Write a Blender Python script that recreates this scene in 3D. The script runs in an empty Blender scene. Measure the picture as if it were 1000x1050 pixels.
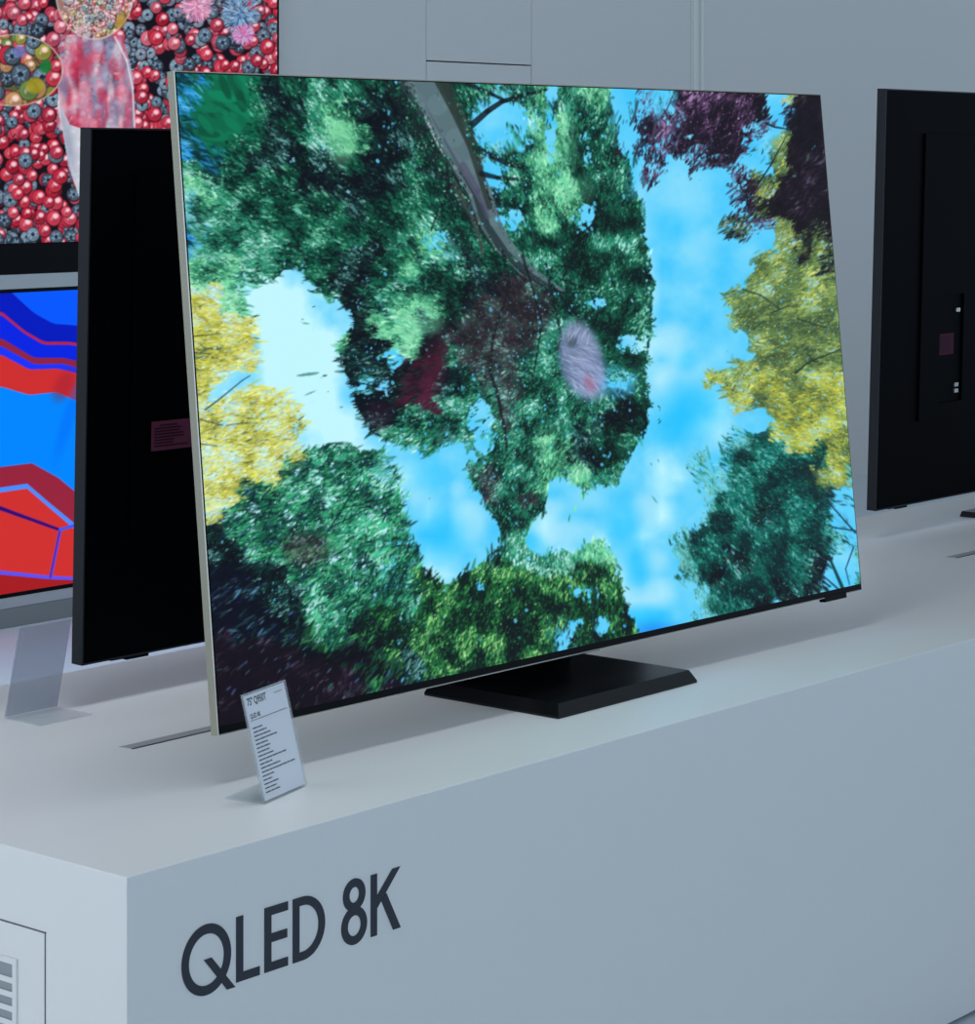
import numpy as np, math
def noise(rng,h,w,cell):
    gh,gw=int(h/cell)+3,int(w/cell)+3
    g=rng.random((gh,gw))
    y=np.arange(h)/cell; x=np.arange(w)/cell
    yi=y.astype(int); xi=x.astype(int)
    fy=y-yi; fx=x-xi; fy=fy*fy*(3-2*fy); fx=fx*fx*(3-2*fx)
    a=g[yi][:,xi]; b=g[yi][:,xi+1]; c=g[yi+1][:,xi]; d=g[yi+1][:,xi+1]
    fx=fx[None,:]; fy=fy[:,None]
    return (a*(1-fx)+b*fx)*(1-fy)+(c*(1-fx)+d*fx)*fy
def fbm(rng,h,w,cell,octv=4):
    s=0;a=1;t=0
    for _ in range(octv):
        s=s+a*noise(rng,h,w,cell); t+=a; a*=.55; cell=max(cell/2,1.01)
    return s/t
def upsample(grid,h,w):
    # bilinear (smoothstepped) upsample of a cell grid whose centres sit mid-cell
    gh,gw=grid.shape[:2]
    y=np.clip((np.arange(h)+.5)/h*gh-.5,0,gh-1.001); x=np.clip((np.arange(w)+.5)/w*gw-.5,0,gw-1.001)
    yi=y.astype(int); xi=x.astype(int); fy=(y-yi)[:,None]; fx=(x-xi)[None,:]
    if grid.ndim==3: fy=fy[...,None]; fx=fx[...,None]
    a=grid[yi][:,xi]; b=grid[yi][:,np.minimum(xi+1,gw-1)]; c=grid[np.minimum(yi+1,gh-1)][:,xi]; d=grid[np.minimum(yi+1,gh-1)][:,np.minimum(xi+1,gw-1)]
    return (a*(1-fx)+b*fx)*(1-fy)+(c*(1-fx)+d*fx)*fy
_st={}
def stencil(ang,ln,wd):
    k=(int(round(ang/math.pi*24))%24,max(1,int(round(ln*2))),max(1,int(round(wd*4))))
    s=_st.get(k)
    if s is None:
        a=k[0]*math.pi/24; L=k[1]/2/2; W=k[2]/4/2
        r=int(math.ceil(max(L,W)+1)); yy,xx=np.mgrid[-r:r+1,-r:r+1]
        u=xx*math.cos(a)+yy*math.sin(a); v=-xx*math.sin(a)+yy*math.cos(a)
        d=np.sqrt((u/max(L,.6))**2+(v/max(W,.45))**2)
        s=np.clip((1.25-d)*min(L,W,2)*1.4+.15,0,1); s=(s*(d<1.5))[...,None]; _st[k]=(s,r)
        return s,r
    return s
def stamp(img,x,y,ang,ln,wd,col,al):
    s,r=stencil(ang,ln,wd); h,w=img.shape[:2]
    xi=int(x);yi=int(y)
    x0=max(0,xi-r);x1=min(w,xi+r+1);y0=max(0,yi-r);y1=min(h,yi+r+1)
    if x0>=x1 or y0>=y1: return
    p=img[y0:y1,x0:x1]; k=s[y0-yi+r:y1-yi+r,x0-xi+r:x1-xi+r]*al
    p+=k*(col-p)
def blob(img,cx,cy,rx,ry,col,al=1.,rot=0.,soft=1.):
    h,w=img.shape[:2]; R=max(rx,ry)*1.6
    x0=int(max(0,cx-R));x1=int(min(w,cx+R+1));y0=int(max(0,cy-R));y1=int(min(h,cy+R+1))
    if x0>=x1 or y0>=y1: return
    yy,xx=np.mgrid[y0:y1,x0:x1]; c,s=math.cos(rot),math.sin(rot)
    u=((xx-cx)*c+(yy-cy)*s)/rx; v=(-(xx-cx)*s+(yy-cy)*c)/ry
    d=np.sqrt(u*u+v*v); k=np.clip((1.+.5*soft-d)/max(soft,.02),0,1); k=(k*k*(3-2*k)*al)[...,None]
    img[y0:y1,x0:x1]+=k*(np.array(col,float)-img[y0:y1,x0:x1])
def line(img,pts,w0,w1,col,al=1.):
    h,w=img.shape[:2]; n=len(pts)-1
    for i in range(n):
        (xa,ya),(xb,yb)=pts[i],pts[i+1]
        wa=w0+(w1-w0)*i/n; wb=w0+(w1-w0)*(i+1)/n
        M=max(wa,wb)+2
        x0=int(max(0,min(xa,xb)-M));x1=int(min(w,max(xa,xb)+M+1));y0=int(max(0,min(ya,yb)-M));y1=int(min(h,max(ya,yb)+M+1))
        if x0>=x1 or y0>=y1: continue
        yy,xx=np.mgrid[y0:y1,x0:x1]; dx,dy=xb-xa,yb-ya; L2=dx*dx+dy*dy+1e-9
        t=np.clip(((xx-xa)*dx+(yy-ya)*dy)/L2,0,1); d=np.hypot(xx-xa-t*dx,yy-ya-t*dy)
        k=np.clip((wa+(wb-wa)*t)/2+.5-d,0,1)[...,None]*al
        img[y0:y1,x0:x1]+=k*(np.array(col,float)-img[y0:y1,x0:x1])
def polymask(h,w,pts):
    yy,xx=np.mgrid[0:h,0:w]; m=np.zeros((h,w),bool); n=len(pts)
    for i in range(n):
        (xa,ya),(xb,yb)=pts[i],pts[(i+1)%n]
        if ya==yb: continue
        c=((ya>yy)!=(yb>yy))&(xx<(xb-xa)*(yy-ya)/(yb-ya)+xa); m^=c
    return m
GRID='''
z G F F G G G G g G G G G G G G g g g L g L S S p p P P P P D S O D D D
z z F F G N G g g G G G N G G G g c g L g L S S p s P P P P D S O D D D
z z F F G N N g L G N N G G G g c c g L g g S s p s P P P P D S D D D D
z z F F G N G g L L N N G G G g c c g L L g S S p P p P P P p S D D D D
z z z G G N N g g L N N N G G G c c g L L G S S p p P p P P s O D D D D
G g z g N N G N N G N N G N G N c g g L L G g S s p S p p p S O D D D D
g L g G G G g N N N N N G G G G N g g L L G G S S S S S S p O D D D D D
g c L g G G G G G N G G G G G N N g G L L G G S S S S S S p o D D D D D
z c g g g G G G G G G G G g g G g G G L g G G S S S S S S o p O D o D D
z c g g g g G g G G N G g L c g G G G G G G g W S S S S S S S O o O o D
L L g L g g G G G N N G L g g N G G G g G G G W W S S S S S O O O O o O
Y L L L g W g G N N N G g g G N N R R g g G G W W S S S S S O O O O O O
Y Y Y L W W W L g N g g L L G N R R R R G g G S W S S S S O O O O O O o
Y Y Y Y W W W W L N L L L N N R R R R R g g G W W S S S S O O O O O O o
Y Y Y Y Y W W W W N N L L N R R R R R g g g G S W W S S S S O O O O O O
Y Y Y Y Y W W W W N N N M M G R R R g g g g G S W S W S S O O O O O O O
Y Y Y Y Y W W W W N c N M M N g R R g q q g s S S W S S y O y y O y y O
Y Y Y Y W Y W W W N N N M M g g g R g g q q g N G S S W W y O y y y y O
Y Y Y Y Y Y Y W W W N N g g g g g R g g g g N N G S S W W S S y y y y O
Y Y Y Y Y Y Y b b b N g g g c g g g g L g N G S S S S S W t T T y y y O
Y Y Y Y Y Y Y b b b W c g g c c g g g L L N G S S W S t S T T T T T y O
Y Y Y Y Y Y b W W W W W W W S g R g g L L L g S S W W t t T T T T O y t
Y Y Y Y b b b b b b b W S W S c R g R g L L S S S W S t T T T T T T s s
z b Y b b b b b b b b W S W S W g g g W S L S W S W S t T T N T T T s S
z b N b b b b b b b b S S S S W c g L W S S W S W S t T T T T T T T t s
z g N N b b b b b b b S S W W S S g W S W S W S S S t T T N T T T N S t
d d d d N N b b b b b S S W W S S B S W S S S W S S t T N T T T T N S t
d d d d d N N b b b b S W S B S B B S B S B S W S W S t T T T N N t S t
d D d d d N N b b b B B b B B B B B B B B B S S W S S t T T N s N N S t
D d D d d d N n b n B B B B B B B B B B s B B S W W S t T T T N T N N S
D D D D D D D N n n n B N B B B B B B B s B B S S S S T T T T s T N N N
D D D D D D D D D D n n N B B B B B B B s B B B S S T T T T T s T T T T
D D D D D D D D D D n D n N N B B B N B B B B S S S T T T T T T T T T T
D D D D D D D D D D D D n n B B B B N B B B B S S S T T T T T T T T T T
D D D D D D D D D D D D n n n B B B B B B B B S S S T T T T T T T T T T
'''
PAL={
'G':((12,56,46),[((5,25,28),3),((10,72,54),3),((20,102,75),2),((60,150,115),1),((120,200,170),.35)]),
'g':((24,90,74),[((8,38,38),3),((30,118,90),3),((70,165,130),2.2),((140,215,190),1.0),((190,240,235),.35)]),
'c':((90,170,170),[((8,38,38),2),((30,118,90),3),((70,165,130),2),((140,225,240),2.5),((90,205,250),1.5)]),
'L':((88,180,138),[((40,128,95),2.4),((110,205,155),3),((160,230,190),1.6),((15,60,50),1)]),
'N':((11,26,32),[((8,14,24),4),((14,50,46),2),((40,100,85),.8),((110,170,170),.3)]),
'F':((8,98,70),[((10,112,78),2),((8,85,60),2),((14,120,86),1)]),
'z':((18,84,110),[((40,150,230),2),((90,190,245),1),((8,50,60),2),((20,100,90),1)]),
'Y':((196,200,104),[((206,210,84),2.8),((228,232,146),2.2),((166,168,62),2.2),((186,232,242),2.2),((80,100,76),.4)]),
'O':((108,136,78),[((158,176,84),1.8),((98,130,72),3),((195,205,112),1),((60,86,62),1.8),((150,205,215),.6)]),
'y':((160,172,72),[((184,192,70),2.4),((140,160,70),2),((206,213,112),1),((84,104,62),1.2),((150,210,220),.6)]),
'o':((42,52,42),[((24,20,30),3),((100,125,60),1.4),((30,60,50),1),((150,200,210),.3)]),
'P':((42,30,50),[((26,18,34),3),((75,52,82),1.6),((130,95,140),1),((175,145,190),.4)]),
'p':((60,60,84),[((30,20,38),3),((75,52,82),1.6),((130,95,140),.8),((95,205,250),1.8)]),
'D':((28,19,32),[((20,14,26),5),((42,32,46),.8),((78,72,92),.05),((50,80,66),.06)]),
'd':((15,22,40),[((10,14,30),4),((25,55,60),1),((70,120,150),.2)]),
'T':((9,78,72),[((5,50,52),3),((12,98,85),2.5),((35,130,110),1),((95,185,180),.3),((8,30,40),1.3)]),
't':((100,190,190),[((120,205,200),2),((60,160,145),2),((20,90,80),1.6),((120,220,250),2)]),
'B':((18,70,44),[((10,40,30),3),((30,105,56),2.4),((75,160,85),1.3),((150,215,130),.55),((12,18,28),2.2)]),
'b':((52,150,116),[((56,170,112),2.2),((116,212,168),1.6),((190,245,245),.8),((10,44,46),3.6),((20,96,74),2.2),((30,60,110),.3)]),
'n':((16,34,36),[((14,12,24),3),((20,75,45),1.6),((60,150,85),.6),((30,80,90),.4)]),
'R':((50,64,66),[((36,30,42),2.4),((62,44,54),1.4),((80,130,120),1.4),((145,205,195),.7),((30,72,62),1.2)]),
'M':((58,24,42),[((70,24,46),3),((40,18,34),2),((20,50,46),.8)]),  # maroon patch: reflected red worked into the foliage colour
's':((80,190,235),[((90,205,250),3),((40,110,110),1.4),((20,60,60),1)]),
'S':((70,200,250),[]),'W':((185,240,252),[]),
}
PAL['q']=PAL['g']
LEAFY={'S':0,'W':0,'s':.25,'p':.55,'t':.5,'c':.5,'b':.66,'z':.85,'Y':.8}
def paint_forest(S=1.4,seed=7):
    """picture on the big screen; coordinates in a 720x700 window of camera image pixels (x 170..890, y 60..760)"""
    rng=np.random.default_rng(seed)
    W,H=int(720*S),int(700*S)
    rows=[r.split() for r in GRID.strip().split('\n')]
    for r in rows: assert len(r)==36,(len(r),r)
    gh=len(rows)
    X=lambda x:(x-170)*S
    Yc=lambda y:(y-60)*S
    P=lambda pts:[(X(a),Yc(b)) for a,b in pts]
    # warped label lookup
    wx=(fbm(rng,H,W,26*S,4)-.5)*40; wy=(fbm(rng,H,W,26*S,4)-.5)*40
    yy,xx=np.mgrid[0:H,0:W]
    gx=np.clip(((xx/S+wx)/20).astype(int),0,35); gy=np.clip(((yy/S+wy)/20).astype(int),0,gh-1)
    lab=np.array([[ord(c) for c in r] for r in rows])
    L=lab[gy,gx]
    base=np.array([[PAL[c][0] for c in r] for r in rows],float)
    leaf=np.array([[LEAFY.get(c,1.) for c in r] for r in rows],float)
    white=np.array([[1. if c=='W' else (.9 if c=='b' else .25) for c in r] for r in rows],float)
    # cloud cover seen between the crowns
    wmap=upsample(white,H,W)+(fbm(rng,H,W,30*S,4)-.43)*.95
    left=np.clip((430-(xx/S+170))/160,0,1)
    wmap=np.clip(wmap*(.72+.38*left)+.3*left*(yy/S<420),0,1)[...,None]
    deep=np.array([66,198,252.]); mid=np.array([130,220,253.]); pale=np.array([194,247,255.])
    img=np.where(wmap<.5,deep+(mid-deep)*wmap*2,mid+(pale-mid)*(wmap*2-1))
    for (x,y,a,b,al) in ((655,300,16,26,.5),(690,345,16,16,.6),(695,395,26,20,.6),(660,520,14,16,.65),(640,560,10,18,.6),(672,575,14,12,.55),(650,610,20,11,.6),(672,605,15,15,.45),(580,545,24,12,.6),(485,535,16,18,.6),(430,500,10,12,.5),(470,500,8,8,.4),(700,200,30,20,.35),(650,220,20,30,.35),(715,255,20,20,.35),(560,520,20,10,.5),(600,510,20,12,.4),(720,390,16,20,.45),(650,240,10,40,.3)):
        blob(img,X(x),Yc(y),a*S,b*S,(168,230,252),min(1,al*1.15),0,1.3)
    for (x,y,a,b,al) in ((710,415,26,24,.8),(690,440,18,18,.6),(640,540,16,26,.7),(655,580,12,20,.6),(665,635,22,12,.9),(455,550,26,24,.6),(440,490,20,14,.5),(540,555,16,10,.6),(705,370,10,10,.5),(640,190,12,30,.35),(690,230,20,16,.3)):
        blob(img,X(x),Yc(y),a*S,b*S,(6,186,255),al*.8,0,1.6)
    blob(img,X(675),Yc(650),26*S,12*S,(20,130,245),.8,0,1.5)
    img0=img.copy()
    # foliage mass: silhouettes of the crowns on the left two thirds of the picture
    crown=[(160,50),(622,50),(628,95),(638,140),(651,180),(660,220),(665,260),(671,300),(668,340),(664,380),(667,420),(662,448),(648,462),(640,482),(630,504),(614,494),(600,506),(584,484),(566,490),(560,522),(546,532),(536,566),(518,566),(508,530),(490,502),(478,478),(486,462),(472,450),(440,464),(414,456),(388,448),(370,426),(358,394),(346,352),(366,330),(358,312),(346,303),(336,306),(322,292),(306,278),(294,270),(282,286),(262,292),(240,284),(160,300)]
    yellow=[(160,270),(236,276),(250,300),(258,340),(266,372),(262,384),(244,378),(226,386),(214,398),(206,420),(236,404),(256,396),(276,398),(302,408),(312,436),(302,456),(250,520),(160,520)]
    low=[(160,470),(240,492),(296,470),(330,456),(360,456),(392,462),(410,484),(414,515),(420,545),(436,585),(462,602),(490,580),(512,556),(540,560),(560,574),(576,560),(590,572),(606,552),(622,556),(632,580),(641,612),(652,640),(662,670),(662,800),(160,800)]
    holes=[(488,84,12,4),(503,130,16,16),(512,112,14,14),(505,172,13,7),(508,190,9,7),(404,366,12,9),(380,396,11,8),(398,398,5,8),(491,426,10,16),(499,446,12,16),(446,246,11,10),(524,226,10,9),(566,96,6,10),(600,222,9,12),(648,352,16,9),(614,310,8,5),(486,212,5,5),(592,640,7,6),(602,606,12,7),(618,640,6,10),(492,600,4,4),(565,140,5,26),(602,150,5,16),(540,120,14,10),(535,140,10,12)]
    A=np.zeros((H,W),bool)
    for pl in (crown,yellow,low): A|=polymask(H,W,P(pl))
    Af=A.astype(float)
    for _ in range(2):
        k=int(6*S); c=np.cumsum(np.pad(Af,((k+1,k),(0,0)),'edge'),0); Af=(c[2*k+1:]-c[:-2*k-1])/(2*k+1)
        c=np.cumsum(np.pad(Af,((0,0),(k+1,k)),'edge'),1); Af=(c[:,2*k+1:]-c[:,:-2*k-1])/(2*k+1)
    for (x,y,a,b) in holes:
        d=np.hypot((xx-X(x))/(a*S),(yy-Yc(y))/(b*S)); Af=Af*(1-.62*np.clip(1.9-d,0,1))
    leftside=((xx/S+170)<676)&~(((yy/S+60)<205)&((xx/S+170)>632+((yy/S+60)-60)*.16))
    lowq=[r[:] for r in rows]
    for _ in range(4):
        nxt=[r[:] for r in lowq]
        for j in range(gh):
            for i in range(26):
                if lowq[j][i] in 'SW':
                    for a,b in ((0,-1),(-1,0),(1,0),(0,1)):
                        jj,ii=j+a,i+b
                        if 0<=jj<gh and 0<=ii<26 and lowq[jj][ii] not in 'SW': nxt[j][i]=lowq[jj][ii]; break
        lowq=nxt
    lab2=np.array([[ord(c) for c in r] for r in lowq]); L2=lab2[gy,gx]
    hf=fbm(rng,H,W,5*S,2)-.5; mf=fbm(rng,H,W,18*S,3)-.5
    edge=Af+hf*.55+mf*.75
    L=np.where(leftside,np.where(edge>.22,L2,ord('S')),L); edge=np.where(leftside,edge,1.)
    base=np.array([[PAL[c][0] for c in r] for r in lowq],float)
    lf=upsample(leaf,H,W)
    lf=np.take_along_axis(np.take_along_axis(lf,np.clip(yy+(wy*S*.5).astype(int),0,H-1),0),np.clip(xx+(wx*S*.5).astype(int),0,W-1),1)
    lfc=np.array([[LEAFY.get(c,1.) for c in r] for r in lowq],float)
    lf=np.where(leftside,np.clip(Af*1.25,0,1)*upsample(lfc,H,W)**.8,lf)
    nz=fbm(rng,H,W,9*S,4)
    clump=fbm(rng,H,W,17*S,4); clump=np.clip((clump-.5)*2.6+.5,0,1)
    m=np.clip((lf-.52+(nz-.5)*.7+hf*.5+mf*.5)*9,0,1)[...,None]
    fb=upsample(base,H,W); bl=np.clip((fb.mean(2,keepdims=True)-60)/70,0,1); fol=fb*(1+(.4+1.1*clump[...,None]-1)*(1-.65*bl))
    img=img*(1-m)+fol*m
    cols={};wts={}
    for k,(b,p) in PAL.items():
        if p:
            p=sorted(p,key=lambda e:sum(e[0]))
            cols[ord(k)]=np.array([c for c,_ in p],float); w=np.array([w for _,w in p],float); wts[ord(k)]=np.cumsum(w/w.sum())
    FX,FY=600.,370.
    X0=xx/S+170; Y0=yy/S+60
    leafx=((Y0>300)&(X0<660)&(Y0<610)&(X0+Y0*.2>360))|(X0>680)|((X0>480)&(Y0<250))
    keep=None
    def strokes(n,lo,hi,sz=1.,only=None,al=(.55,.95),keep=None,mixw=.72):
        px=rng.random(n)*W; py=rng.random(n)*H; u=rng.random(n); v=rng.random(n); t=rng.random(n); q=rng.normal(size=n)
        for i in range(n):
            c=L[int(py[i]),int(px[i])]
            if c not in cols or (keep is not None and keep[int(py[i]),int(px[i])] and t[i]>.015): continue
            ch=chr(c)
            e=edge[int(py[i]),int(px[i])]
            if e<.5-.3*t[i]*t[i]*t[i]: continue
            if only and ch not in only: continue
            if t[i]>LEAFY.get(ch,1.)*1.15: continue
            if e<.8 and q[i]>.75+e: 
                if sz<1 and not (keep is not None and keep[int(py[i]),int(px[i])]): stamp(img,px[i],py[i],1.5*v[i],3.5*S*v[i]+2,2.2*S*u[i]+1,img0[int(py[i]),int(px[i])],.8)
                continue
            if sz<1 and q[i]>1.75 and ch in 'bYRNcMOyg' and leafx[int(py[i]),int(px[i])] and not (keep is not None and keep[int(py[i]),int(px[i])]):
                stamp(img,px[i],py[i],1.5*v[i],2.2*S*v[i]+1.4,1.3*S*u[i]+.8,img0[int(py[i]),int(px[i])],.75); continue
            col=cols[c][np.searchsorted(wts[c],min(.999,max(0,u[i]*mixw+clump[int(py[i]),int(px[i])]*(1.38-mixw)-.19)))]
            x0=px[i]/S+170; y0=py[i]/S+60; dx,dy=x0-FX,y0-FY; r=math.hypot(dx*(1.2 if dx<0 else .6),dy)
            ang=math.atan2(dy,dx)+q[i]*(.75 if r<110 else .3)
            ln=lo+(hi-lo)*v[i]
            if ch in 'RgGcqN' and r<200: ln*=.72
            if x0<520: ln*=1+max(0,r-180)*.0022
            if ch in 'BbLP' : ang+=q[i]*.12
            wd=1.1+1.1*v[i]*(.8 if r<150 else 1.)
            if ch in 'DdF': wd*=1.1
            if ch=='F': ln*=2.2; wd*=4
            stamp(img,px[i],py[i],ang,ln*S*sz,wd*S*sz*.9,col*(.85+.3*t[i]),al[0]+(al[1]-al[0])*v[i])
    strokes(15000,5,11,1.5,al=(.35,.7))
    strokes(62000,3.0,7.5,1.,al=(.5,.95))
    # trunk and big boughs
    def trunk(pts,w0,w1,dark,light,edge):
        pts=P(pts); line(img,pts,w0*S,w1*S,dark)
        off=[(x+w0*S*.12,y-w0*S*.02) for x,y in pts]; line(img,off,w0*S*.62,w1*S*.5,light,.85)
        off=[(x-w0*S*.28,y) for x,y in pts]; line(img,off,w0*S*.16,w1*S*.15,edge,.5)
    line(img,P([(404,76),(430,130),(460,185),(490,228),(520,262),(556,292)]),30*S,5*S,(22,34,38),.8)
    trunk([(424,74),(444,108),(462,142),(478,172),(494,200),(503,228),(520,255),(545,280),(575,300)],40,5,(44,60,66),(96,122,130),(136,158,166))
    line(img,P([(452,80),(468,112),(484,148),(492,176),(502,212)]),16*S,6*S,(44,58,54),.9)
    line(img,P([(436,120),(450,150),(456,160)]),2.5*S,1*S,(190,205,215),.8)
    line(img,P([(430,100),(452,140),(478,178),(494,206)]),9*S,5*S,(98,118,132),.55)
    line(img,P([(462,182),(472,200),(484,222),(492,242),(495,262)]),7*S,3*S,(60,70,68))
    line(img,P([(475,170),(490,196),(500,222)]),8*S,5*S,(76,74,100),.6)
    dk=(16,24,30)
    for pts,a,b in (([(484,128),(500,114),(515,104),(540,97),(560,92)],7,3),([(480,86),(505,97),(520,104)],5,3),([(488,152),(505,160),(520,168),(540,172)],7,4),([(494,178),(510,182),(535,184)],6,3),([(462,182),(455,206),(447,222),(442,236)],5,2),
        ([(490,262),(520,300),(535,330)],3,2),([(516,258),(523,290),(515,318),(506,345),(503,380),(512,410),(518,440),(520,460)],3.5,3),([(536,262),(548,300),(556,330),(550,370),(545,400)],3,1.5),([(560,270),(568,310),(576,345),(572,360)],3,2),([(566,292),(580,310),(596,326)],4,2),([(576,286),(596,294),(616,297)],3,1.5),([(560,298),(590,300),(616,300)],2.5,1),([(578,284),(590,262),(602,238),(618,212),(628,186)],3,1.2),([(588,262),(604,236),(612,220)],2.5,1),([(500,376),(480,384),(472,370)],2,1),
        ([(556,310),(550,326),(562,330)],2,1),([(606,300),(612,316),(600,322)],1.5,1)):
        line(img,P(pts),a*S,b*S,dk,.85)
    tm=np.zeros((H,W,3)); line(tm,P([(436,70),(452,112),(470,150),(486,185),(497,215),(515,250)]),36*S,9*S,(1,1,1)); keep=tm[...,0]>.5
    strokes(40000,2.2,4.6,.8,only='GgcLNRTtOoBbYyqp',al=(.5,.95),keep=keep)
    strokes(60000,1.5,3.0,.7,only='GgcLNRTtOoBbYyqpP',al=(.45,.95),keep=keep,mixw=1.1)
    # boughs in front of leaves
    for pts,a,b,c in (([(210,420),(226,408),(248,390),(256,385)],2,1.2,(50,90,110)),([(205,430),(228,436)],1.8,1,(60,80,70)),([(232,436),(248,434)],1.2,1,(40,70,80)),([(204,455),(222,457)],1.6,1,(40,60,80)),([(196,345),(226,342)],1.5,1,(60,70,50)),([(196,361),(215,363)],1.8,1,(50,66,70)),
        ([(336,545),(352,520),(372,517),(402,508)],1.8,1,(14,40,50)),([(352,520),(366,498),(370,492)],1.6,1,(14,40,50)),([(340,540),(372,524),(392,515)],1.4,1,(14,40,50)),
        ([(762,296),(780,302),(792,310),(800,316)],1.8,1.2,(40,60,44)),([(792,320),(806,314),(818,312)],1.6,1,(40,60,44)),([(818,326),(836,332),(848,335)],1.8,1.3,(40,58,44)),([(816,382),(828,372),(840,366),(862,358)],2.2,1.4,(34,50,40)),([(773,337),(784,328)],1.5,1,(40,70,60)),([(836,370),(828,362)],1.4,1,(34,50,40)),
        ([(608,655),(612,610),(610,596)],2.2,1.2,(14,44,50)),([(598,655),(606,624),(614,606),(622,575)],1.6,1,(18,50,40)),([(580,620),(578,596)],1.4,1,(18,44,40)),
        ([(668,148),(672,128),(684,112),(690,98)],2,1.5,(70,66,88)),([(785,126),(794,130),(806,132)],2.6,1.6,(18,30,44)),([(770,200),(790,170),(806,140)],2,1,(20,24,30)),
        ([(878,545),(862,527),(852,516)],2,1.4,(10,40,60)),([(878,543),(858,540),(846,536)],1.8,1.2,(10,40,60)),([(866,604),(852,572),(846,566)],4,1.5,(12,52,52)),([(852,600),(838,590),(826,584)],2.2,1.2,(12,40,50)),([(862,604),(846,590),(840,584)],2,1,(20,30,40)),([(808,608),(796,590),(788,578)],1.6,1,(10,36,46)),([(820,604),(806,586)],1.4,1,(16,36,46)),([(760,592),(754,584)],1.5,1,(150,200,210)),([(876,560),(868,582),(872,598)],1.6,1.2,(20,70,110))):
        line(img,P(pts),a*S,b*S,c,.9)
    # blurred pale plume in the middle of the crown
    blob(img,X(597),Yc(370),22*S,38*S,(118,134,176),.9,-.22,.5)
    blob(img,X(594),Yc(352),15*S,22*S,(142,158,190),.7,-.3,1.)
    blob(img,X(606),Yc(388),14*S,20*S,(148,160,205),.7,-.3,1.)
    blob(img,X(587),Yc(350),6*S,6*S,(60,76,90),.75,0,1.)
    for i in range(260):
        a=rng.random()*6.28; r=rng.random()**.5
        x=597+r*19*math.cos(a); y=370+r*35*math.sin(a); x+= (y-370)*.2
        c=[(170,185,215),(95,108,150),(200,210,235),(80,95,125)][int(rng.random()*4)]
        stamp(img,X(x),Yc(y),(1.9 if y<352 else .25+(y-352)*.012)+rng.normal()*.25,(8+6*rng.random())*S,1.1*S,np.array(c,float),.4)
    blob(img,X(605),Yc(393),5*S,9*S,(170,100,128),.5,-.4,1.)
    # reflected red painted into the picture, and light leaf tints
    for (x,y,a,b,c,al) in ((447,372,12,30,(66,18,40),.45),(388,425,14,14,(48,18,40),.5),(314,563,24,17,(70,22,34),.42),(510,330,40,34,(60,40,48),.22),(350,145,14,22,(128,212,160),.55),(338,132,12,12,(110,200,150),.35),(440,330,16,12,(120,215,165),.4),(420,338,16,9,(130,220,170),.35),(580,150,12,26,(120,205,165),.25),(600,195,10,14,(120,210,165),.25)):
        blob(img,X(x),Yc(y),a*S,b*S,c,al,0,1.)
    # stray light leaves in the dark corner
    for i in range(130):
        x=215+rng.random()**1.3*230; y=590+rng.random()*140
        c=[(70,100,160),(60,110,100),(100,120,150),(44,60,110),(40,120,80)][int(rng.random()*5)]
        dx,dy=x-FX,y-FY
        stamp(img,X(x),Yc(y),math.atan2(dy,dx)+rng.normal()*.12,(3+6*rng.random())*S,(1+.9*rng.random())*S,np.array(c,float),.3+.5*rng.random())
    return np.clip(img,0,255)
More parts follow.
